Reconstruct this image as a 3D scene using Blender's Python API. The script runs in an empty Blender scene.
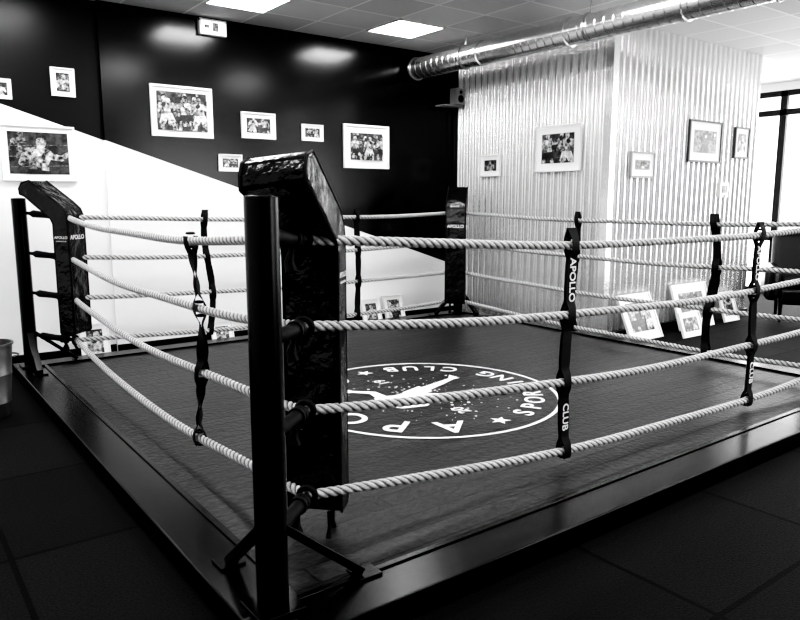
import bpy, math, random
from mathutils import Vector, Matrix
rnd = random.Random(7)
S = bpy.context.scene
S.view_settings.view_transform = 'Standard'
S.view_settings.look = 'None'
# film response: gentle toe, slight mid boost (the photograph is a contrasty black & white print)
vs_ = S.view_settings
vs_.use_curve_mapping = True
cm_ = vs_.curve_mapping
cc_ = cm_.curves[3]
for x_, y_ in ((.012, .0012), (.04, .016), (.12, .11), (.35, .45)):
    cc_.points.new(x_, y_)
cm_.update()

# ------------------------------------------------------------------ materials
def mat(name, g, rough=0.5, metal=0.0, bump=0.0, bscale=40.0, var=0.0, vscale=8.0, emit=0.0, spec=0.5, rvar=0.0, bdist=.01):
    m = bpy.data.materials.new(name); m.use_nodes = True
    nt = m.node_tree; b = nt.nodes['Principled BSDF']
    b.inputs['Base Color'].default_value = (g, g, g, 1)
    b.inputs['Roughness'].default_value = rough
    b.inputs['Metallic'].default_value = metal
    b.inputs['Specular IOR Level'].default_value = spec
    if emit:
        b.inputs['Emission Color'].default_value = (1, 1, 1, 1)
        b.inputs['Emission Strength'].default_value = emit
    tc = nt.nodes.new('ShaderNodeTexCoord')
    if var or rvar:
        n = nt.nodes.new('ShaderNodeTexNoise'); n.inputs['Scale'].default_value = vscale
        n.inputs['Detail'].default_value = 5
        nt.links.new(tc.outputs['Object'], n.inputs['Vector'])
        if var:
            r = nt.nodes.new('ShaderNodeMapRange')
            r.inputs['From Min'].default_value = 0.36; r.inputs['From Max'].default_value = 0.64
            r.inputs['To Min'].default_value = max(0, g - var); r.inputs['To Max'].default_value = g + var
            nt.links.new(n.outputs['Fac'], r.inputs['Value'])
            nt.links.new(r.outputs['Result'], b.inputs['Base Color'])
        if rvar:
            r = nt.nodes.new('ShaderNodeMapRange')
            r.inputs['From Min'].default_value = 0.3; r.inputs['From Max'].default_value = 0.7
            r.inputs['To Min'].default_value = max(0, rough - rvar); r.inputs['To Max'].default_value = rough + rvar
            nt.links.new(n.outputs['Fac'], r.inputs['Value'])
            nt.links.new(r.outputs['Result'], b.inputs['Roughness'])
    if bump:
        n = nt.nodes.new('ShaderNodeTexNoise'); n.inputs['Scale'].default_value = bscale
        n.inputs['Detail'].default_value = 4
        nt.links.new(tc.outputs['Object'], n.inputs['Vector'])
        bp = nt.nodes.new('ShaderNodeBump'); bp.inputs['Strength'].default_value = bump
        bp.inputs['Distance'].default_value = bdist
        nt.links.new(n.outputs['Fac'], bp.inputs['Height'])
        nt.links.new(bp.outputs['Normal'], b.inputs['Normal'])
    return m

def tiled(name, c1, c2, cm, w, h, mortar, off=(0, 0), offset=0.0, rough=0.5, bump=0.3, bdist=0.004, noise=0.0, nscale=60, spec=0.5):
    m = bpy.data.materials.new(name); m.use_nodes = True
    nt = m.node_tree; b = nt.nodes['Principled BSDF']
    b.inputs['Roughness'].default_value = rough
    b.inputs['Specular IOR Level'].default_value = spec
    g = nt.nodes.new('ShaderNodeNewGeometry')
    s = nt.nodes.new('ShaderNodeVectorMath'); s.operation = 'SUBTRACT'
    s.inputs[1].default_value = (off[0], off[1], 0)
    nt.links.new(g.outputs['Position'], s.inputs[0])
    k = nt.nodes.new('ShaderNodeTexBrick')
    k.offset = offset; k.squash = 1.0
    k.inputs['Scale'].default_value = 1
    k.inputs['Brick Width'].default_value = w
    k.inputs['Row Height'].default_value = h
    k.inputs['Mortar Size'].default_value = mortar
    k.inputs['Mortar Smooth'].default_value = 0.1
    k.inputs['Color1'].default_value = (c1, c1, c1, 1)
    k.inputs['Color2'].default_value = (c2, c2, c2, 1)
    k.inputs['Mortar'].default_value = (cm, cm, cm, 1)
    nt.links.new(s.outputs[0], k.inputs['Vector'])
    n = nt.nodes.new('ShaderNodeTexNoise'); n.inputs['Scale'].default_value = nscale; n.inputs['Detail'].default_value = 6
    nt.links.new(s.outputs[0], n.inputs['Vector'])
    mx = nt.nodes.new('ShaderNodeMapRange')
    mx.inputs['From Min'].default_value = 0.3; mx.inputs['From Max'].default_value = 0.7
    mx.inputs['To Min'].default_value = 1 - noise; mx.inputs['To Max'].default_value = 1 + noise
    nt.links.new(n.outputs['Fac'], mx.inputs['Value'])
    mu = nt.nodes.new('ShaderNodeVectorMath'); mu.operation = 'SCALE'
    nt.links.new(k.outputs['Color'], mu.inputs[0]); nt.links.new(mx.outputs[0], mu.inputs['Scale'])
    nt.links.new(mu.outputs[0], b.inputs['Base Color'])
    h1 = nt.nodes.new('ShaderNodeMath'); h1.operation = 'MULTIPLY_ADD'
    nt.links.new(k.outputs['Fac'], h1.inputs[0]); h1.inputs[1].default_value = -1.0
    nt.links.new(n.outputs['Fac'], h1.inputs[2])
    bp = nt.nodes.new('ShaderNodeBump'); bp.inputs['Strength'].default_value = bump
    bp.inputs['Distance'].default_value = bdist
    nt.links.new(h1.outputs[0], bp.inputs['Height'])
    nt.links.new(bp.outputs['Normal'], b.inputs['Normal'])
    return m

M_white = mat('white_paint', 0.90, 0.6, bump=0.05, bscale=80)
M_blackwall = mat('black_gloss_paint', 0.001, 0.20, bump=0.05, bscale=10, spec=0.34)
M_blackwall2 = mat('black_satin_paint', 0.002, 0.35, bump=0.05, bscale=10, spec=0.25)
M_trim = mat('black_trim', 0.003, 0.4, spec=.3)
M_greywall = mat('grey_paint', 0.12, 0.8, spec=.2)
M_floor = tiled('rubber_tile_floor', 0.005, 0.009, 0.0001, 1.0, 1.0, 0.012, off=(0.35, 0.2), rough=0.75, bump=0.6, noise=0.85, nscale=110, spec=0.10)
M_ceil = tiled('ceiling_tile', 0.58, 0.74, 0.92, 0.6, 0.6, 0.012, off=(0.25, 0.55), rough=0.8, bump=0.2, noise=0.12, nscale=90, spec=.2)
M_mat = tiled('ring_canvas', 0.011, 0.022, 0.0004, 1.22, 0.125, 0.006, offset=0.5, rough=0.44, bump=0.9, bdist=0.006, noise=0.6, nscale=30, spec=0.30)
M_steel = mat('black_powder_steel', 0.002, 0.25, bump=0.04, bscale=120, spec=0.22)
M_vinyl = mat('black_vinyl', 0.003, 0.22, bump=0.8, bscale=7, spec=0.5, bdist=.035)
M_web = mat('black_webbing', 0.004, 0.6, bump=0.3, bscale=200, spec=0.2)
M_rope = mat('white_rope', 0.52, 0.85, bump=0.6, bscale=260, spec=.15)
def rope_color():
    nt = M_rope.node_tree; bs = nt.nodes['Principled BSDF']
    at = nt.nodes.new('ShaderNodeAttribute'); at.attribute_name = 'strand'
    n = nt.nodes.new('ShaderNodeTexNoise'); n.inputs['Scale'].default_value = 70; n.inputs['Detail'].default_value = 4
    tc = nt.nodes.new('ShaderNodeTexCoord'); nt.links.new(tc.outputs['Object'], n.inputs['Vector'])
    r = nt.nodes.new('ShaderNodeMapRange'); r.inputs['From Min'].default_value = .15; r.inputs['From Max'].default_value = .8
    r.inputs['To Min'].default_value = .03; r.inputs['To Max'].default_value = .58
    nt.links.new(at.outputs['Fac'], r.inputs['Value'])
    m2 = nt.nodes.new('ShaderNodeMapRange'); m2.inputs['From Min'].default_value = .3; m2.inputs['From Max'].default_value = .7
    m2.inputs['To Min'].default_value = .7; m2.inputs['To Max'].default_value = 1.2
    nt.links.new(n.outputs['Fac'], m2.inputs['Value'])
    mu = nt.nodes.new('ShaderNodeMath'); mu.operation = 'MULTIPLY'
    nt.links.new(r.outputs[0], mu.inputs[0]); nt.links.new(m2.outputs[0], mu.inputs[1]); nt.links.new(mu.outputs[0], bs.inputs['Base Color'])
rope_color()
M_print = mat('white_print', 0.80, 0.6, var=0.08, vscale=30)
M_galv = mat('galvanised_sheet', 0.86, 0.27, metal=0.8)
M_duct = mat('duct_metal', 0.62, 0.27, metal=0.95)
M_chrome = mat('bucket_metal', 0.14, 0.35, metal=0.8, var=0.04)
M_wframe = mat('white_frame', 0.85, 0.45)
M_bframe = mat('dark_frame', 0.03, 0.4)
M_gframe = mat('grey_frame', 0.3, 0.45)
M_board = mat('mat_board', 0.85, 0.7)
M_p1 = mat('photo_dark', 0.03, 0.3, var=0.035, vscale=22)
M_p2 = mat('photo_mid', 0.12, 0.3, var=0.14, vscale=45)
M_p3 = mat('photo_light', 0.34, 0.3, var=0.34, vscale=32)
M_p4 = mat('photo_black', 0.012, 0.3, var=.015, vscale=30)
M_p5 = mat('photo_white', 0.6, 0.3, var=0.25, vscale=40)
M_panel = mat('light_diffuser', 0.9, 0.5, emit=32)
M_plastic = mat('white_plastic', 0.75, 0.4)
M_lamp = mat('sign_lens', 0.8, 0.3, emit=0.7)
M_leather = mat('black_leather', 0.006, 0.28, bump=0.3, bscale=20, spec=.4)

# ------------------------------------------------------------------ mesh builder
class MB:
    def __init__(s): s.v = []; s.f = []; s.m = []; s.mats = []; s.attr = None
    def mi(s, mt):
        if mt not in s.mats: s.mats.append(mt)
        return s.mats.index(mt)
    def add(s, vs, fs, mt, M=None):
        o = len(s.v); i = s.mi(mt)
        for p in vs:
            p = Vector(p)
            s.v.append(tuple(M @ p) if M else tuple(p))
        for f in fs:
            s.f.append([o + a for a in f]); s.m.append(i)
    def box(s, c, d, mt, M=None):
        x, y, z = c; a, b, h = d[0] / 2, d[1] / 2, d[2] / 2
        vs = [(x + i * a, y + j * b, z + k * h) for k in (-1, 1) for j in (-1, 1) for i in (-1, 1)]
        fs = [(0, 2, 3, 1), (4, 5, 7, 6), (0, 1, 5, 4), (2, 6, 7, 3), (0, 4, 6, 2), (1, 3, 7, 5)]
        s.add(vs, fs, mt, M)
    def tube(s, pts, rs, mt, n=14, caps=True, M=None):
        pts = [Vector(p) for p in pts]; vs = []; fs = []
        up = None
        for i, p in enumerate(pts):
            t = (pts[min(i + 1, len(pts) - 1)] - pts[max(i - 1, 0)]).normalized()
            if up is None:
                up = Vector((0, 0, 1)) if abs(t.z) < .9 else Vector((1, 0, 0))
            a = (up - t * up.dot(t)).normalized(); up = a; b = t.cross(a)
            r = rs[i] if isinstance(rs, (list, tuple)) else rs
            for k in range(n):
                th = 2 * math.pi * k / n
                vs.append(p + a * (r * math.cos(th)) + b * (r * math.sin(th)))
        for i in range(len(pts) - 1):
            for k in range(n):
                k2 = (k + 1) % n
                fs.append((i * n + k, i * n + k2, (i + 1) * n + k2, (i + 1) * n + k))
        if caps:
            fs.append(tuple(range(n - 1, -1, -1))); fs.append(tuple((len(pts) - 1) * n + k for k in range(n)))
        s.add(vs, fs, mt, M)
    def prism(s, poly, z0, z1, mt, M=None):
        n = len(poly)
        vs = [(p[0], p[1], z0) for p in poly] + [(p[0], p[1], z1) for p in poly]
        fs = [tuple(range(n - 1, -1, -1)), tuple(range(n, 2 * n))]
        fs += [(i, (i + 1) % n, n + (i + 1) % n, n + i) for i in range(n)]
        s.add(vs, fs, mt, M)
    def lathe(s, prof, mt, M=None, n=32):
        vs = []; fs = []
        for z, r in prof:
            for k in range(n):
                th = 2 * math.pi * k / n; vs.append((r * math.cos(th), r * math.sin(th), z))
        for i in range(len(prof) - 1):
            for k in range(n):
                k2 = (k + 1) % n
                fs.append((i * n + k, i * n + k2, (i + 1) * n + k2, (i + 1) * n + k))
        s.add(vs, fs, mt, M)
    def mesh(s, me, mt, M):
        s.add([v.co.copy() for v in me.vertices], [tuple(p.vertices) for p in me.polygons], mt, M)
    def obj(s, name, parent=None, smooth=True, bevel=0, seg=2, angle=35):
        me = bpy.data.meshes.new(name); me.from_pydata(s.v, [], s.f)
        for m in s.mats: me.materials.append(m)
        me.polygons.foreach_set('material_index', s.m)
        me.update()
        if s.attr:
            at = me.attributes.new('strand', 'FLOAT', 'POINT'); at.data.foreach_set('value', s.attr)
        if smooth:
            me.polygons.foreach_set('use_smooth', [True] * len(me.polygons))
            me.set_sharp_from_angle(angle=math.radians(angle))
        ob = bpy.data.objects.new(name, me); S.collection.objects.link(ob)
        if parent: ob.parent = parent
        if bevel:
            b = ob.modifiers.new('bevel', 'BEVEL'); b.width = bevel; b.segments = seg
            b.limit_method = 'ANGLE'; b.angle_limit = math.radians(40)
        return ob

def empty(name, loc=(0, 0, 0)):
    e = bpy.data.objects.new(name, None); S.collection.objects.link(e); return e

_tc = {}
def text(sx, size):
    if (sx, size) in _tc: return _tc[(sx, size)]
    cu = bpy.data.curves.new('txt', 'FONT'); cu.body = sx; cu.size = size
    cu.align_x = 'CENTER'; cu.align_y = 'CENTER'; cu.extrude = 0.0008; cu.offset = size * 0.012
    o = bpy.data.objects.new('txt', cu); S.collection.objects.link(o)
    bpy.context.view_layer.update()
    me = bpy.data.meshes.new_from_object(o.evaluated_get(bpy.context.evaluated_depsgraph_get()))
    bpy.data.objects.remove(o); _tc[(sx, size)] = me
    return me

def frame_M(origin, xa, ya):
    xa = Vector(xa).normalized(); ya = Vector(ya).normalized(); za = xa.cross(ya)
    m = Matrix((xa, ya, za)).transposed().to_4x4(); m.translation = Vector(origin)
    return m

# ------------------------------------------------------------------ room shell
CEIL = 3.3; YB = 7.08; XC = 6.255; YC = 4.72; XE = 9.2; XR = 11.55; XL = -3.0; YF = -3.0
b = MB(); b.box(((XL + XR) / 2, (YF + YB) / 2, -0.05), (XR - XL + .4, YB - YF + .4, 0.1), M_floor); b.obj('floor', smooth=False)
b = MB(); b.box(((XL + XR) / 2, (YF + YB) / 2, CEIL + .05), (XR - XL + .4, YB - YF + .4, 0.1), M_ceil); b.obj('ceiling', smooth=False)

def zdiag(x): return 2.055 - 0.323 * (x - 1.843)
XJ = 1.843
b = MB()
def wall_piece(x0, x1, y, bm):
    Mx = Matrix(((1, 0, 0, 0), (0, 0, 1, 0), (0, 1, 0, 0), (0, 0, 0, 1)))
    b.prism([(x0, 0), (x1, 0), (x1, zdiag(x1)), (x0, zdiag(x0))], y, YB + .15, M_white, Mx)
    b.prism([(x0, zdiag(x0)), (x1, zdiag(x1)), (x1, CEIL), (x0, CEIL)], y, YB + .15, bm, Mx)
wall_piece(XL, XJ, YB + .05, M_blackwall2)
wall_piece(XJ, XC + .1, YB, M_blackwall)
b.box(((XC + XR) / 2, YB + .075, CEIL / 2), (XR - XC, .15, CEIL), M_white)
b.obj('wall_back', smooth=False)
b = MB(); b.box(((XJ + XC) / 2, YB - .009, .05), (XC - XJ, .018, .10), M_trim)
b.box(((XL + XJ) / 2, YB + .04, .05), (XJ - XL, .02, .10), M_trim); b.obj('baseboard_back', bevel=.003)
b = MB(); b.box((XL - .075, (YF + YB) / 2, CEIL / 2), (.15, YB - YF, CEIL), M_white); b.obj('wall_left', smooth=False)

# rear wall (behind the camera) with shop windows towards its right end
b = MB()
b.box(((XL + XR) / 2, YF - .075, 3.15), (XR - XL, .15, .3), M_greywall)
b.box(((XL + XR) / 2, YF - .075, .2), (XR - XL, .15, .4), M_greywall)
for xa_, xb_ in ((XL, 5.0), (7.8, 8.6), (10.75, XR)):
    b.box(((xa_ + xb_) / 2, YF - .075, 1.7), (xb_ - xa_, .15, 2.6), M_greywall)
b.obj('wall_rear', smooth=False)
def window(name, plane, a0, a1, z0, z1, nv, trans, axis):
    w = MB()
    def bar(a, z, la, lz):
        if axis == 'y': w.box((plane, a, z), (.07, la, lz), M_trim)
        else: w.box((a, plane, z), (la, .07, lz), M_trim)
    for i in range(nv + 1):
        bar(a0 + (a1 - a0) * i / nv, (z0 + z1) / 2, .10, z1 - z0)
    for z in [z0 + .04, z1 - .04] + trans: bar((a0 + a1) / 2, z, a1 - a0, .09)
    w.obj(name, bevel=.004)
i = 1
for x0, x1 in ((5.0, 7.8), (8.6, 10.75)):
    window('window_%d' % i, YF - .07, x0, x1, .4, 3.0, 2, [2.4], 'x'); i += 1
b = MB()
b.box((XR + .075, (YF + YB) / 2, 3.24), (.15, YB - YF, .12), M_white)
b.box((XR + .075, -1.2, 1.6), (.15, 3.6, 3.2), M_white)
b.box((XR + .075, 6.9, 1.6), (.15, .36, 3.2), M_white)
b.obj('wall_right', smooth=False)
window('window_3', XR + .05, .6, 6.72, .0, 3.18, 5, [2.85, .9], 'y')

def corr(name, p0, p1, nrm, z0, z1, period=.108, amp=.023):
    p0 = Vector(p0); p1 = Vector(p1); nrm = Vector(nrm); L = (p1 - p0).length; n = int(L / period * 20)
    vs = []; fs = []
    for k in range(n + 1):
        t = k / n; ph = 2 * math.pi * (t * L) / period
        w_ = math.sin(ph); w_ = math.copysign(abs(w_) ** .85, w_)
        q = p0.lerp(p1, t) + nrm * (amp * w_ + amp)
        vs += [(q.x, q.y, z0), (q.x, q.y, z1)]
    for k in range(n): fs.append((2 * k, 2 * k + 2, 2 * k + 3, 2 * k + 1))
    b = MB(); b.add(vs, fs, M_galv); return b.obj(name, smooth=True, angle=80)
corr('wall_corrugated_side', (XC, YB, 0), (XC, YC, 0), (-1, 0, 0), .0, CEIL)
corr('wall_corrugated_front', (XC, YC, 0), (XE, YC, 0), (0, -1, 0), .0, CEIL)
corr('wall_corrugated_end', (XE, YC, 0), (XE, YB, 0), (1, 0, 0), .0, CEIL)
b = MB()
b.box((XC - .050, YC - .005, CEIL / 2), (.006, .09, CEIL - .01), M_galv); b.box((XC - .008, YC - .050, CEIL / 2), (.09, .006, CEIL - .01), M_galv)
b.obj('trim_1')
b = MB(); b.box((XC - .058, (YB + YC) / 2, .04), (.02, YB - YC - .06, .08), M_trim)
b.box(((XC + XE) / 2, YC - .058, .04), (XE - XC + .1, .02, .08), M_trim); b.obj('baseboard_corrugated')

# ------------------------------------------------------------------ ceiling lights
def panel(x, y):
    b = MB(); b.box((x, y, CEIL - .008), (.56, .56, .012), M_panel)
    for dx, dy, sx, sy in ((.29, 0, .02, .6), (-.29, 0, .02, .6), (0, .29, .6, .02), (0, -.29, .6, .02)):
        b.box((x + dx, y + dy, CEIL - .008), (sx, sy, .018), M_plastic)
    b.obj('ceiling_light_panel', smooth=False)
for x, y in ((2.95, 6.25), (4.75, 6.25), (-.65, 6.25), (1.15, 6.25), (1.15, 3.85), (2.95, 3.85), (4.75, 3.85), (-.65, 3.85),
             (1.15, 1.45), (2.95, 1.45), (4.75, 1.45), (6.55, 1.45), (8.35, 1.45), (-.65, 1.45), (10.75, 1.45),
             (1.15, -.95), (4.75, -.95), (8.35, -.95)):
    panel(x, y)

# ------------------------------------------------------------------ duct
root = empty('ventilation_duct')
b = MB(); prof = [(0, .0), (0, .105), (.0, .135), (.03, .135), (.03, .12)]
y = .03
L = 9.8
k = 0
while y < L:
    k += 1
    if k % 12 == 0: prof += [(y, .12), (y + .005, .134), (y + .05, .134), (y + .055, .12)]
    else: prof += [(y, .12), (y + .006, .1235), (y + .012, .12)]
    y += .1
prof += [(L, .12), (L, 0)]
b.lathe(prof, M_duct, frame_M((5.475, 7.0, 3.065), (1, 0, 0), (0, 0, 1)), 48)
b.obj('pipe', root, angle=25)
b = MB()
for yy in (6.1, 4.4, 2.7, 1.0, -.7):
    pts = [(5.475 + .128 * math.cos(a), yy, 3.065 + .128 * math.sin(a)) for a in [math.radians(t) for t in range(0, 361, 20)]]
    b.tube(pts, .008, M_duct, 6)
    b.tube([(5.475, yy, 3.19), (5.475, yy, CEIL)], .006, M_duct, 6)
b.obj('hangers', root)
# ------------------------------------------------------------------ 2D boxer figures for prints
def circ(cx, cy, rx, ry=None, n=18, rot=0):
    ry = ry or rx; out = []
    for k in range(n):
        t = 2 * math.pi * k / n; x = rx * math.cos(t); y = ry * math.sin(t)
        out.append((cx + x * math.cos(rot) - y * math.sin(rot), cy + x * math.sin(rot) + y * math.cos(rot)))
    return out
def limb(p, q, r0, r1):
    d = Vector((q[0] - p[0], q[1] - p[1])); a = math.atan2(d.y, d.x); out = []
    for k in range(7):
        t = a + math.pi / 2 + math.pi * k / 6; out.append((p[0] + r0 * math.cos(t), p[1] + r0 * math.sin(t)))
    for k in range(7):
        t = a - math.pi / 2 + math.pi * k / 6; out.append((q[0] + r1 * math.cos(t), q[1] + r1 * math.sin(t)))
    return out
def boxer(v=0):
    s = []
    s.append(('skin', circ(.02, .80, .075, .10)))
    s.append(('hair', [(-.055, .83), (-.06, .88), (-.02, .92), (.05, .92), (.095, .87), (.09, .83), (.05, .87), (-.02, .86)]))
    s.append(('skin', [(-.02, .75), (.06, .75), (.09, .68), (-.07, .68)]))
    s.append(('skin', [(-.2, .64), (-.15, .69), (-.06, .71), (.08, .71), (.17, .68), (.2, .62), (.15, .48), (.16, .34), (-.13, .34), (-.13, .48)]))
    s.append(('shade', [(-.13, .35), (-.02, .35), (-.04, .52), (-.01, .66), (-.1, .64), (-.14, .5)]))
    s.append(('skin', limb((-.17, .62), (-.24, .44), .062, .045)))
    s.append(('skin', limb((-.24, .44), (-.06, .60), .045, .035)))
    s.append(('glove', circ(-.02, .63, .075, .06, rot=.5)))
    if v % 2 == 0:
        s.append(('skin', limb((.17, .6), (.33, .58), .058, .04))); s.append(('skin', limb((.33, .58), (.48, .72), .04, .03)))
        s.append(('glove', circ(.52, .76, .075, .06, rot=.7)))
    else:
        s.append(('skin', limb((.17, .6), (.27, .46), .058, .04))); s.append(('skin', limb((.27, .46), (.24, .68), .04, .03)))
        s.append(('glove', circ(.24, .72, .06, .075)))
    s.append(('short', [(-.14, .36), (.18, .36), (.26, .10), (.05, .10), (.02, .2), (-.06, .08), (-.24, .12)]))
    s.append(('skin', limb((.15, .12), (.22, -.12), .062, .045))); s.append(('skin', limb((.22, -.12), (.3, -.36), .048, .026)))
    s.append(('skin', limb((-.14, .12), (-.2, -.12), .062, .045))); s.append(('skin', limb((-.2, -.12), (-.36, -.34), .048, .026)))
    s.append(('glove', [(.26, -.33), (.33, -.33), (.42, -.42), (.26, -.42)])); s.append(('glove', [(-.4, -.32), (-.33, -.35), (-.3, -.42), (-.44, -.41)]))
    return s
def clip(poly, x0, x1, y0, y1):
    def cl(p, ins, inter):
        o = []
        for i in range(len(p)):
            a = p[i - 1]; c = p[i]
            if ins(c):
                if not ins(a): o.append(inter(a, c))
                o.append(c)
            elif ins(a): o.append(inter(a, c))
        return o
    for ax, lim, sg in ((0, x0, 1), (0, x1, -1), (1, y0, 1), (1, y1, -1)):
        if len(poly) < 3: return []
        poly = cl(poly, lambda q: sg * (q[ax] - lim) >= 0,
                  lambda a, c: tuple(a[j] + (c[j] - a[j]) * (lim - a[ax]) / (c[ax] - a[ax]) for j in (0, 1)))
    return poly

def picture(origin, xa, ya, w, h, border=.022, matb=.05, fm=None, seed=0, style='boxers', name='framed_photo', zoom=1.0):
    fm = fm or M_wframe; r = random.Random(seed)
    M = frame_M(origin, xa, ya); b = MB()
    d = .028
    b.box((0, h / 2 - border / 2, d / 2), (w, border, d), fm, M); b.box((0, -h / 2 + border / 2, d / 2), (w, border, d), fm, M)
    b.box((w / 2 - border / 2, 0, d / 2), (border, h - 2 * border, d), fm, M); b.box((-w / 2 + border / 2, 0, d / 2), (border, h - 2 * border, d), fm, M)
    b.box((0, 0, .007), (w - 2 * border, h - 2 * border, .014), M_board, M)
    iw = w - 2 * (border + matb); ih = h - 2 * (border + matb)
    z = .0145
    b.box((0, 0, z), (iw, ih, .002), M_p1 if style != 'light' else M_p2, M); z += .0012
    def put(poly, mt):
        nonlocal z
        p = clip(poly, -iw / 2, iw / 2, -ih / 2, ih / 2)
        if len(p) >= 3:
            z += .00012
            b.add([(q[0], q[1], z) for q in p], [tuple(range(len(p)))], mt, M)
    nb = 8 if style != 'crowd' else 46
    for k in range(nb):       # blurred background spectators / lamps
        cx = r.uniform(-iw / 2, iw / 2); cy = r.uniform(-ih * (.5 if style == 'crowd' else .1), ih / 2); rr = ih * r.uniform(.035, .07)
        mt = r.choice([M_p2, M_p2, M_p3])
        put([(cx - rr * 1.8, cy - rr * 3.6), (cx + rr * 1.8, cy - rr * 3.6), (cx + rr * 1.5, cy - rr * 1.5), (cx, cy - rr), (cx - rr * 1.5, cy - rr * 1.5)], r.choice([M_p4, M_p2, M_p1]))
        put(circ(cx, cy, rr, rr * 1.3, 12), mt)
    if style in ('boxers', 'single'):
        for k in range(3):
            yy = ih * (-.35 + .25 * k); put([(-iw / 2, yy), (iw / 2, yy + ih * .06), (iw / 2, yy + ih * .078), (-iw / 2, yy + ih * .018)], M_p2)
    nf = {'boxers': 2, 'single': 1, 'light': 1, 'crowd': 3}[style]
    for j in range(nf):
        sc = ih * {'boxers': 1.25, 'single': 1.7, 'light': 1.35, 'crowd': .9}[style] * zoom
        cx = (j - (nf - 1) / 2) * sc * {'boxers': .72, 'crowd': .62}.get(style, 0); fl = 1 if j % 2 == 0 else -1
        yc = .45 if style != 'single' else .62
        if style == 'crowd': cx += r.uniform(-.04, .04)
        rot = r.uniform(-.18, .18)
        for kind, poly in boxer(j + seed):
            mt = {'skin': M_p3 if style != 'light' else M_p1, 'glove': M_p4 if (j + seed) % 2 else M_p5, 'short': M_p4 if (j + seed) % 2 == 0 else M_p5, 'hair': M_p4, 'shade': M_p2}[kind]
            pl = []
            for q in (poly if fl > 0 else poly[::-1]):
                X = fl * q[0]; Y = q[1] - yc
                pl.append((cx + (X * math.cos(rot) - Y * math.sin(rot)) * sc, (X * math.sin(rot) + Y * math.cos(rot)) * sc))
            put(pl, mt)
    b.obj(name, smooth=False)

ex = (1, 0, 0); ez = (0, 0, 1)
def back(x, z, w, h, **k): picture((x, (YB if x > XJ else YB + .05) - .001, z), ex, ez, w, h, **k)
back(1.00, 2.45, .20, .17, matb=.02, border=.012, seed=1, style='single')
back(1.52, 2.55, .20, .25, matb=.035, border=.010, seed=2, style='single', fm=M_wframe)
picture((1.28, YB + .049, 1.913), ex, ez, .61, .49, matb=.045, border=.016, seed=4, style='single', zoom=.9)
back(2.59, 2.363, .62, .49, matb=.04, border=.02, seed=3, style='crowd')
back(3.41, 2.278, .39, .27, matb=.045, border=.014, seed=5, style='boxers')
back(4.064, 2.241, .27, .18, matb=.03, border=.012, seed=6, style='boxers')
back(3.078, 1.881, .255, .175, matb=.03, border=.012, seed=7, style='boxers')
back(4.792, 2.119, .64, .50, matb=.075, border=.02, seed=8, style='crowd')
def side(y, z, w, h, **k): picture((XC - .049, y, z), (0, -1, 0), ez, w, h, **k)
side(6.42, 1.918, .34, .26, matb=.05, border=.015, seed=9, style='single')
side(5.36, 2.065, .64, .50, matb=.07, border=.02, seed=10, style='boxers', fm=M_wframe)
def front(x, z, w, h, **k): picture((x, YC - .049, z), ex, ez, w, h, **k)
front(6.76, 1.875, .44, .28, matb=.07, border=.02, seed=11, style='light', fm=M_gframe)
front(7.97, 2.175, .70, .48, matb=.09, border=.022, seed=12, style='light', fm=M_bframe)
front(8.80, 2.2, .34, .38, matb=.06, border=.02, seed=13, style='single', fm=M_bframe)
def lean(x, y, w, h, ang, yaw=0, **k):
    xa = Vector((math.cos(yaw), math.sin(yaw), 0)); n = Vector((math.sin(yaw), -math.cos(yaw), 0))
    ya = Vector((0, 0, 1)) * math.cos(ang) - n * math.sin(ang)
    o = Vector((x, y, .0)) + ya * (h / 2) + Vector((0, 0, .003))
    picture(o, xa, ya, w, h, **k)
lean(6.62, 4.40, .58, .52, .42, seed=20, matb=.08, border=.02, style='boxers')
lean(7.72, 4.47, .72, .54, .30, seed=21, matb=.09, border=.02, style='light')
lean(7.20, 4.20, .40, .28, .35, seed=22, matb=.05, border=.015, style='boxers')
lean(8.50, 4.47, .34, .38, .33, seed=23, matb=.06, border=.015, style='boxers')
lean(4.78, 6.93, .27, .32, .3, seed=24, matb=.045, border=.012, style='single')
lean(5.12, 6.93, .29, .34, .3, seed=25, matb=.045, border=.012, style='boxers')
lean(2.87, 6.93, .24, .24, .3, seed=26, matb=.04, border=.012, style='single')
lean(1.62, 6.98, .26, .34, .25, seed=27, matb=.045, border=.012, style='single')

b = MB(); b.box((2.929, YB - .03, 3.2), (.28, .06, .15), M_plastic); b.box((2.929, YB - .062, 3.2), (.25, .006, .12), M_lamp)
b.box((2.95, YB - .066, 3.2), (.06, .004, .08), M_p2); b.box((2.86, YB - .066, 3.2), (.05, .004, .03), M_p2); b.box((2.93, YB - .05, 3.26), (.30, .02, .02), M_bframe)
b.obj('emergency_exit_sign', bevel=.004)
b = MB(); b.box((6.07, YB - .17, 2.78), (.14, .13, .2), M_gframe); b.box((6.0, YB - .09, 2.67), (.3, .18, .02), M_gframe)
b.tube([(6.07, YB - .235, 2.75), (6.07, YB - .245, 2.75)], .045, M_trim, 20); b.tube([(6.07, YB - .235, 2.83), (6.07, YB - .245, 2.83)], .022, M_trim, 20)
b.obj('wall_speaker', bevel=.006)
b = MB(); b.box((8.42, YC - .070, 1.62), (.2, .045, .18), M_plastic); b.box((8.42, YC - .096, 1.63), (.11, .008, .09), M_p2); b.tube([(8.42, YC - .095, 1.55), (8.42, YC - .105, 1.55)], .012, M_gframe)
b.obj('wall_switch_box', bevel=.006)

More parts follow.
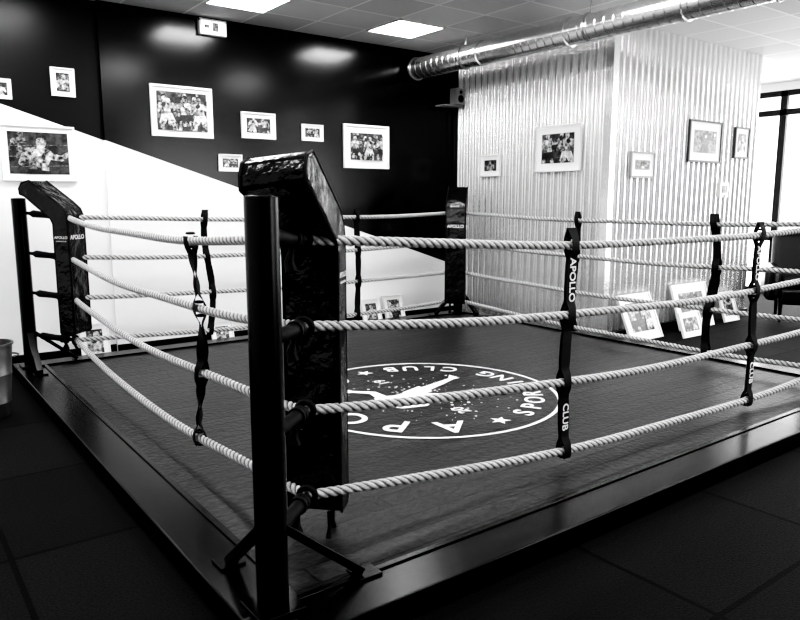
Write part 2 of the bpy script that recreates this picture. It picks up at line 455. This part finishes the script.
b = MB()
b.lathe([(0, 0), (0, .115), (.02, .12), (.1, .128), (.103, .132), (.11, .129), (.30, .145), (.303, .149), (.31, .146), (.50, .16), (.505, .170), (.52, .170), (.52, .158), (.03, .112), (.03, 0)], M_chrome, Matrix.Translation((.57, 5.55, 0)), 36)
for sgn in (-1, 1):
    pts = [(.57 + sgn * (.155 + .04 * math.sin(t)), 5.55 + .06 * math.cos(t), .42) for t in [math.pi * k / 8 for k in range(9)]]
    b.tube(pts, .006, M_chrome, 8)
b.obj('metal_bucket')

ch = empty('leather_armchair')
Mc = Matrix.Translation((9.35, 3.98, 0)) @ Matrix.Rotation(math.radians(-60), 4, 'Z')
b = MB(); b.box((0, 0, .33), (.66, .70, .22), M_leather, Mc); b.obj('seat', ch, bevel=.06, seg=4)
b = MB(); b.box((0, -.02, .47), (.62, .64, .16), M_leather, Mc); b.obj('cushion', ch, bevel=.05, seg=4)
b = MB(); b.box((0, .34, .74), (.78, .22, .72), M_leather, Mc @ Matrix.Translation((0, .34, .7)) @ Matrix.Rotation(-.2, 4, 'X') @ Matrix.Translation((0, -.34, -.7))); b.obj('backrest', ch, bevel=.09, seg=5)
for i_, sx in enumerate((-1, 1)):
    b = MB(); b.box((sx * .41, -.02, .48), (.18, .76, .42), M_leather, Mc); b.obj('armrest_%d' % (i_ + 1), ch, bevel=.08, seg=5)
b = MB()
for sx in (-.3, .3):
    for sy in (-.28, .28): b.tube([Mc @ Vector((sx, sy, 0)), Mc @ Vector((sx, sy, .26))], [.018, .028], M_trim)
b.obj('legs', ch)

# ------------------------------------------------------------------ BOXING RING
ring = empty('boxing_ring')
ZM = .10
X0, X1, Y0, Y1 = .88, 6.12, 1.85, 6.76
bw = .21
b = MB(); b.box(((X0 + X1) / 2, (Y0 + Y1) / 2, ZM / 2 - .003), (X1 - X0 - 2 * bw + .02, Y1 - Y0 - 2 * bw + .02, ZM - .006), M_mat); b.obj('canvas_mat', ring, smooth=False)
b = MB()
zt = ZM + .004
b.box(((X0 + X1) / 2, Y0 + bw / 2, zt / 2), (X1 - X0, bw, zt), M_steel); b.box(((X0 + X1) / 2, Y1 - bw / 2, zt / 2), (X1 - X0, bw, zt), M_steel)
b.box((X0 + bw / 2, (Y0 + Y1) / 2, zt / 2), (bw, Y1 - Y0 - 2 * bw, zt), M_steel); b.box((X1 - bw / 2, (Y0 + Y1) / 2, zt / 2), (bw, Y1 - Y0 - 2 * bw, zt), M_steel)
b.obj('platform_frame', ring, bevel=.008, seg=3)
b = MB()
for y_ in (Y0 + bw + .004, Y1 - bw - .004): b.box(((X0 + X1) / 2, y_, zt + .004), (X1 - X0 - 2 * bw, .03, .008), M_steel)
for x_ in (X0 + bw + .004, X1 - bw - .004): b.box((x_, (Y0 + Y1) / 2, zt + .004), (.03, Y1 - Y0 - 2 * bw, .008), M_steel)
b.obj('mat_edge_strip', ring, bevel=.003)

cx, cy = 3.14, 3.90
ML = frame_M((cx, cy, ZM - .004), (0, 1, 0), (-1, 0, 0))
b = MB()
def annulus(r0, r1, z):
    n = 96; vs = []; fs = []
    for k in range(n):
        t = 2 * math.pi * k / n; vs += [(r0 * math.cos(t), r0 * math.sin(t), z), (r1 * math.cos(t), r1 * math.sin(t), z)]
    for k in range(n):
        k2 = (k + 1) % n; fs.append((2 * k, 2 * k + 1, 2 * k2 + 1, 2 * k2))
    b.add(vs, fs, M_print, ML)
annulus(.955, .98, .0025)
def arc_text(s_, r, a0, a1, size, inward):
    n = len(s_)
    for i_, c in enumerate(s_):
        if c == ' ': continue
        a = math.radians(a0 + (a1 - a0) * i_ / (n - 1))
        rot = a - math.pi / 2 if not inward else a + math.pi / 2
        b.mesh(text(c, size), M_print, ML @ Matrix.Translation((r * math.cos(a), r * math.sin(a), .002)) @ Matrix.Rotation(rot, 4, 'Z'))
arc_text('APOLLO', .76, 154, 26, .30, False)
arc_text('SPORTING CLUB', .80, 198, 342, .20, True)
def star(x, y, r):
    p = [(x + (r if k % 2 == 0 else r * .42) * math.sin(math.pi * k / 5), y + (r if k % 2 == 0 else r * .42) * math.cos(math.pi * k / 5)) for k in range(10)]
    b.prism(p[::-1], .001, .0025, M_print, ML)
star(-.78, .0, .07); star(.78, 0, .07)
b.mesh(text('20', .13), M_print, ML @ Matrix.Translation((-.46, .05, .002))); b.mesh(text('19', .13), M_print, ML @ Matrix.Translation((.46, .05, .002)))
zz = .001
for kind, poly in boxer(0):
    if kind in ('hair', 'shade'): continue
    zz += .0002
    b.add([(q[0] * .80 - .02, (q[1] - .22) * .80, zz + .001) for q in poly], [tuple(range(len(poly)))], M_print, ML)
for k in range(160):
    a = rnd.uniform(0, 6.28); r_ = abs(rnd.gauss(.28, .15)); q = rnd.uniform(.003, .013)
    b.add([(p[0], p[1], .0022) for p in circ(r_ * math.cos(a) * 1.3, r_ * math.sin(a), q, q * rnd.uniform(.4, 1), 8, a)], [tuple(range(8))], M_print, ML)
b.obj('canvas_print', ring, smooth=False)

corners = {
    'F': dict(p=(1.0, 2.07), d=(1, 1), sc=.45, sp=.62, z=(1.35, 1.01, .677, .32), zb=.20, fl=.50, roll=.10, dr=.05),
    'L': dict(p=(1.0, 6.57), d=(1, -1), sc=.42, sp=.43, z=(1.36, 1.03, .70, .34), zb=.40, fl=.33, roll=0, dr=.03),
    'B': dict(p=(5.82, 6.57), d=(-1, -1), sc=.42, sp=.55, z=(1.35, 1.01, .67, .33), zb=.30, fl=.40, roll=0, dr=.03),
    'R': dict(p=(6.0, 2.07), d=(-1, 1), sc=.30, sp=.34, z=(1.32, .95, .58, .21), zb=.30, fl=.34, roll=0, dr=.03)}
n_ = 0
for key, c in corners.items():
    n_ += 1
    P = Vector((c['p'][0], c['p'][1], 0)); d = Vector((c['d'][0], c['d'][1], 0)).normalized()
    c['C'] = P + d * c['sc']
    H = 1.515
    b = MB()
    b.lathe([(zt, 0), (zt, .055), (H - .004, .055), (H, .051), (H + .001, 0)], M_steel, Matrix.Translation(P), 40)
    b.box((P.x, P.y, zt + .008), (.17, .17, .016), M_steel)
    for ax in (Vector((c['d'][0], 0, 0)), Vector((0, c['d'][1], 0))):
        q0 = P + ax * .03 + Vector((0, 0, .40)); q1 = P + ax * .36 + Vector((0, 0, zt + .02))
        yv = (q1 - q0).normalized(); xv = Vector((ax.y, ax.x, 0)); Mb = frame_M((q0 + q1) / 2, xv, yv)
        b.box((0, 0, 0), (.05, (q1 - q0).length, .03), M_steel, Mb)
        b.box(tuple(P + ax * .38 + Vector((0, 0, zt + .006))), (.10, .10, .012), M_steel)
    b.obj('corner_post_%d' % n_, ring, bevel=.003)
    b = MB()
    wv = Vector((-d.y, d.x, 0))
    for z in c['z']:
        a_ = P + d * .05 + Vector((0, 0, z + .035)); e_ = c['C'] + Vector((0, 0, z))
        b.tube([a_, a_.lerp(e_, .12), a_.lerp(e_, .2), a_.lerp(e_, .5), a_.lerp(e_, .75), a_.lerp(e_, .85), e_], [.012, .014, .030, .025, .029, .016, .014], M_web, 12)
        for q_ in (.78, .70):
            q = a_.lerp(e_, q_); b.tube([q - d * .012, q + d * .012], [.036, .036], M_web, 12)
        pts = [e_ + wv * (.034 * math.cos(t)) + Vector((0, 0, .034 * math.sin(t))) for t in [2 * math.pi * k / 12 for k in range(13)]]
        b.tube(pts, .013, M_web, 8)
        q = a_.lerp(e_, .74)
        b.tube([q, q + Vector((0, 0, -.05)) + wv * .012, q + Vector((0, 0, -.085)) + wv * .02, q + Vector((0, 0, -.12)) + wv * .012], [.016, .012, .02, .024], M_web, 8)
    b.obj('turnbuckles_%d' % n_, ring)
    sp = c['sp']; fl = c['fl']; dr = c['dr']
    Mp = frame_M(P, d, (0, 0, 1))      # x inward, y up, z sideways
    prof = [(sp - fl, 1.545), (sp - fl - .005, 1.59), (sp - fl + .02, 1.635), (sp - fl + .09, 1.655), (sp - .02, 1.52 - dr), (sp + .045, 1.46 - dr), (sp + .068, 1.40 - dr),
            (sp + .07, .9), (sp + .07, c['zb'] + .02), (sp + .05, c['zb']), (sp - .045, c['zb']), (sp - .06, c['zb'] + .02), (sp - .06, .9), (sp - .06, 1.34 - dr), (sp - .08, 1.385 - dr), (sp - fl + .04, 1.53)]
    def roll(v):
        f = max(0, min(1, (sp - .02 - v.x) / (fl)))
        return Vector((v.x, v.y + c['roll'] * f * v.z * 1.3, v.z))
    b = MB(); b.prism(prof, -.118, .118, M_vinyl)
    b.v = [tuple(Mp @ roll(Vector(v))) for v in b.v]
    b.obj('corner_pad_%d' % n_, ring, bevel=.022, seg=4)
    b = MB()
    for sg in (-1, 1):
        pts = [Mp @ roll(Vector((q[0], q[1], sg * .113))) for q in prof]; b.tube(pts + [pts[0]], .006, M_web, 6, caps=False)
        mt_ = frame_M(Mp @ Vector((sp + .005, 1.20, sg * .1195)), tuple(d * (1 if sg > 0 else -1)), (0, 0, 1))
        b.mesh(text('APOLLO', .030), M_print, mt_); b.mesh(text('SPORTING CLUB', .012), M_print, mt_ @ Matrix.Translation((0, -.03, 0)))
    mt_ = frame_M(P + d * (sp + .0715) + Vector((0, 0, 1.20)), tuple(wv), (0, 0, 1))
    b.mesh(text('APOLLO', .05), M_print, mt_)
    for sx in (-.03, .03):
        q = Mp @ Vector((sp - .02 + sx, c['zb'], .06)); b.tube([q, q + Vector((0, 0, -.07)), q + d * sx + Vector((0, 0, -.12))], [.01, .008, .012], M_web, 8)
    b.obj('pad_trim_%d' % n_, ring)

def rope_pt(side_, k, t):
    a, c_, sag = side_
    A = corners[a]['C']; B = corners[c_]['C']; za = corners[a]['z'][k]; zb = corners[c_]['z'][k]
    p = A.lerp(B, t); p.z = za + (zb - za) * t - sag * 4 * t * (1 - t) * (.75 + .12 * k)
    return p
sides = {'front': ('F', 'R', .095), 'left': ('F', 'L', .09), 'back': ('L', 'B', .05), 'right': ('B', 'R', .05)}
R0 = .0215; pitch = .125
for sn, sd in sides.items():
    b = MB(); b.attr = []
    for k in range(4):
        L = (rope_pt(sd, k, 1) - rope_pt(sd, k, 0)).length; n = int(L / .010); m = 24
        vs = []; fs = []
        A = rope_pt(sd, k, 0); B = rope_pt(sd, k, 1); t_ = (B - A).normalized()
        lat = Vector((-t_.y, t_.x, 0)).normalized()
        for i_ in range(n + 1):
            t = i_ / n; p = rope_pt(sd, k, t)
            p = p + lat * (.006 * math.sin(9 * t + k)) + Vector((0, 0, .004 * math.sin(14 * t + 2 * k)))
            ph = 2 * math.pi * (t * L) / pitch
            for j in range(m):
                th = 2 * math.pi * j / m
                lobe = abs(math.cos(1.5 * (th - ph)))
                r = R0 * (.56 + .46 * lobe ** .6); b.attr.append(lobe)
                vs.append(p + lat * (r * math.cos(th)) + Vector((0, 0, r * math.sin(th))))
        for i_ in range(n):
            for j in range(m):
                j2 = (j + 1) % m; fs.append((i_ * m + j, i_ * m + j2, (i_ + 1) * m + j2, (i_ + 1) * m + j))
        fs.append(tuple(range(m - 1, -1, -1))); fs.append(tuple(n * m + j for j in range(m)))
        b.add(vs, fs, M_rope)
    b.obj('ropes_' + sn, ring, angle=80)

def spacer(name, sn, t, out, tw=0.0, tilt=0.0, seed=0, wid=.062, top=.085):
    sd = sides[sn]
    P = [rope_pt(sd, k, t) for k in range(4)]
    A = rope_pt(sd, 0, 0); B = rope_pt(sd, 0, 1); al = Vector((B.x - A.x, B.y - A.y, 0)).normalized()
    out = Vector(out); b = MB()
    ztop = P[0].z + top; zbot = P[3].z - .04
    for layer in (1, -1):
        n = 70; vs = []; fs = []
        for i_ in range(n + 1):
            z = ztop + (zbot - ztop) * i_ / n
            dmin = min(abs(z - p.z) for p in P)
            off = .006 + .024 * max(0, 1 - (dmin / .07) ** 2)
            base = P[0].lerp(P[3], min(1, max(0, (P[0].z - z) / (P[0].z - P[3].z))))
            gap = min(1, dmin / .12)
            twist = tw * math.sin((P[0].z - z) * 9 + seed) * gap
            wob = al * (tilt * math.sin((P[0].z - z) * 5.5 + seed)) 
            ctr = Vector((base.x, base.y, z)) + wob
            wd = al * math.cos(twist) + out * math.sin(twist)
            nd = out * math.cos(twist) - al * math.sin(twist)
            hw = wid / 2 * (.68 + .32 * gap)
            c_ = ctr + nd * off * layer
            for sg, th in ((-1, -.0015), (1, -.0015), (1, .0015), (-1, .0015)):
                vs.append(c_ + wd * hw * sg + nd * th)
        for i_ in range(n):
            for j in range(4):
                j2 = (j + 1) % 4; fs.append((4 * i_ + j, 4 * i_ + j2, 4 * i_ + 4 + j2, 4 * i_ + 4 + j))
        fs.append((3, 2, 1, 0)); fs.append((4 * n, 4 * n + 1, 4 * n + 2, 4 * n + 3))
        b.add(vs, fs, M_web)
    for p in P:
        for dz in (.034, -.034):
            pts = [Vector((p.x, p.y, p.z + dz)) + al * (tilt * math.sin((P[0].z - p.z - dz) * 5.5 + seed)) + al * (wid * .38 * math.cos(a)) + out * (.018 * math.sin(a)) for a in [2 * math.pi * q / 12 for q in range(13)]]
            b.tube(pts, .006, M_web, 6)
    if tw < .3:
        xa = Vector((0, 0, -1))
        for word, k, sz in (('APOLLO', 0, .060), ('CLUB', 2, .060)):
            zc = (P[k].z + P[k + 1].z) / 2; bs = P[0].lerp(P[3], (P[0].z - zc) / (P[0].z - P[3].z))
            bs = bs + al * (tilt * math.sin((P[0].z - zc) * 5.5 + seed))
            for layer in (1, -1):
                o_ = Vector((bs.x, bs.y, zc)) + out * (.0125 * layer)
                ya = al if (xa.cross(al)).dot(out * layer) > 0 else -al
                b.mesh(text(word, sz), M_print, frame_M(o_, xa, ya))
    b.obj(name, ring, angle=50)
spacer('rope_spacer_1', 'front', .340, (0, -1, 0), tw=0.04, tilt=.012, seed=1, wid=.070)
spacer('rope_spacer_2', 'front', .750, (0, -1, 0), tw=0.04, tilt=.012, seed=3, wid=.070)
spacer('rope_spacer_3', 'left', .285, (-1, 0, 0), tw=.9, tilt=.05, seed=2, top=.02)
spacer('rope_spacer_4', 'back', .28, (0, -1, 0), tw=.4, tilt=.03, seed=4)
spacer('rope_spacer_5', 'back', .67, (0, -1, 0), tw=.35, tilt=.01, seed=5)
spacer('rope_spacer_6', 'right', .77, (-1, 0, 0), tw=.4, tilt=.03, seed=6, wid=.08)
spacer('rope_spacer_7', 'right', .42, (-1, 0, 0), tw=.4, tilt=.02, seed=7)

# ------------------------------------------------------------------ daylight
w = bpy.data.worlds.new('World'); S.world = w; w.use_nodes = True
w.node_tree.nodes['Background'].inputs[0].default_value = (1, 1, 1, 1)
w.node_tree.nodes['Background'].inputs[1].default_value = 2.4
def area(name, loc, rot, sx, sy, p):
    l = bpy.data.lights.new(name, 'AREA'); l.shape = 'RECTANGLE'; l.size = sx; l.size_y = sy; l.energy = p
    o = bpy.data.objects.new(name, l); o.location = loc; o.rotation_euler = rot; S.collection.objects.link(o)
area('daylight_rear', (7.9, YF - .6, 1.6), (math.radians(96), 0, 0), 6, 2.6, 240)
area('daylight_right', (XR + .8, 3.6, 1.6), (math.radians(90), 0, math.radians(90)), 6.5, 3.0, 300)

# ------------------------------------------------------------------ camera
cam = bpy.data.cameras.new('camera'); co = bpy.data.objects.new('camera', cam); S.collection.objects.link(co)
co.location = (0, 0, 1.5); co.rotation_euler = (math.radians(90 - 8.87), 0, math.radians(-36.8))
cam.sensor_width = 36; cam.lens = 31.73; cam.clip_start = .05
S.camera = co
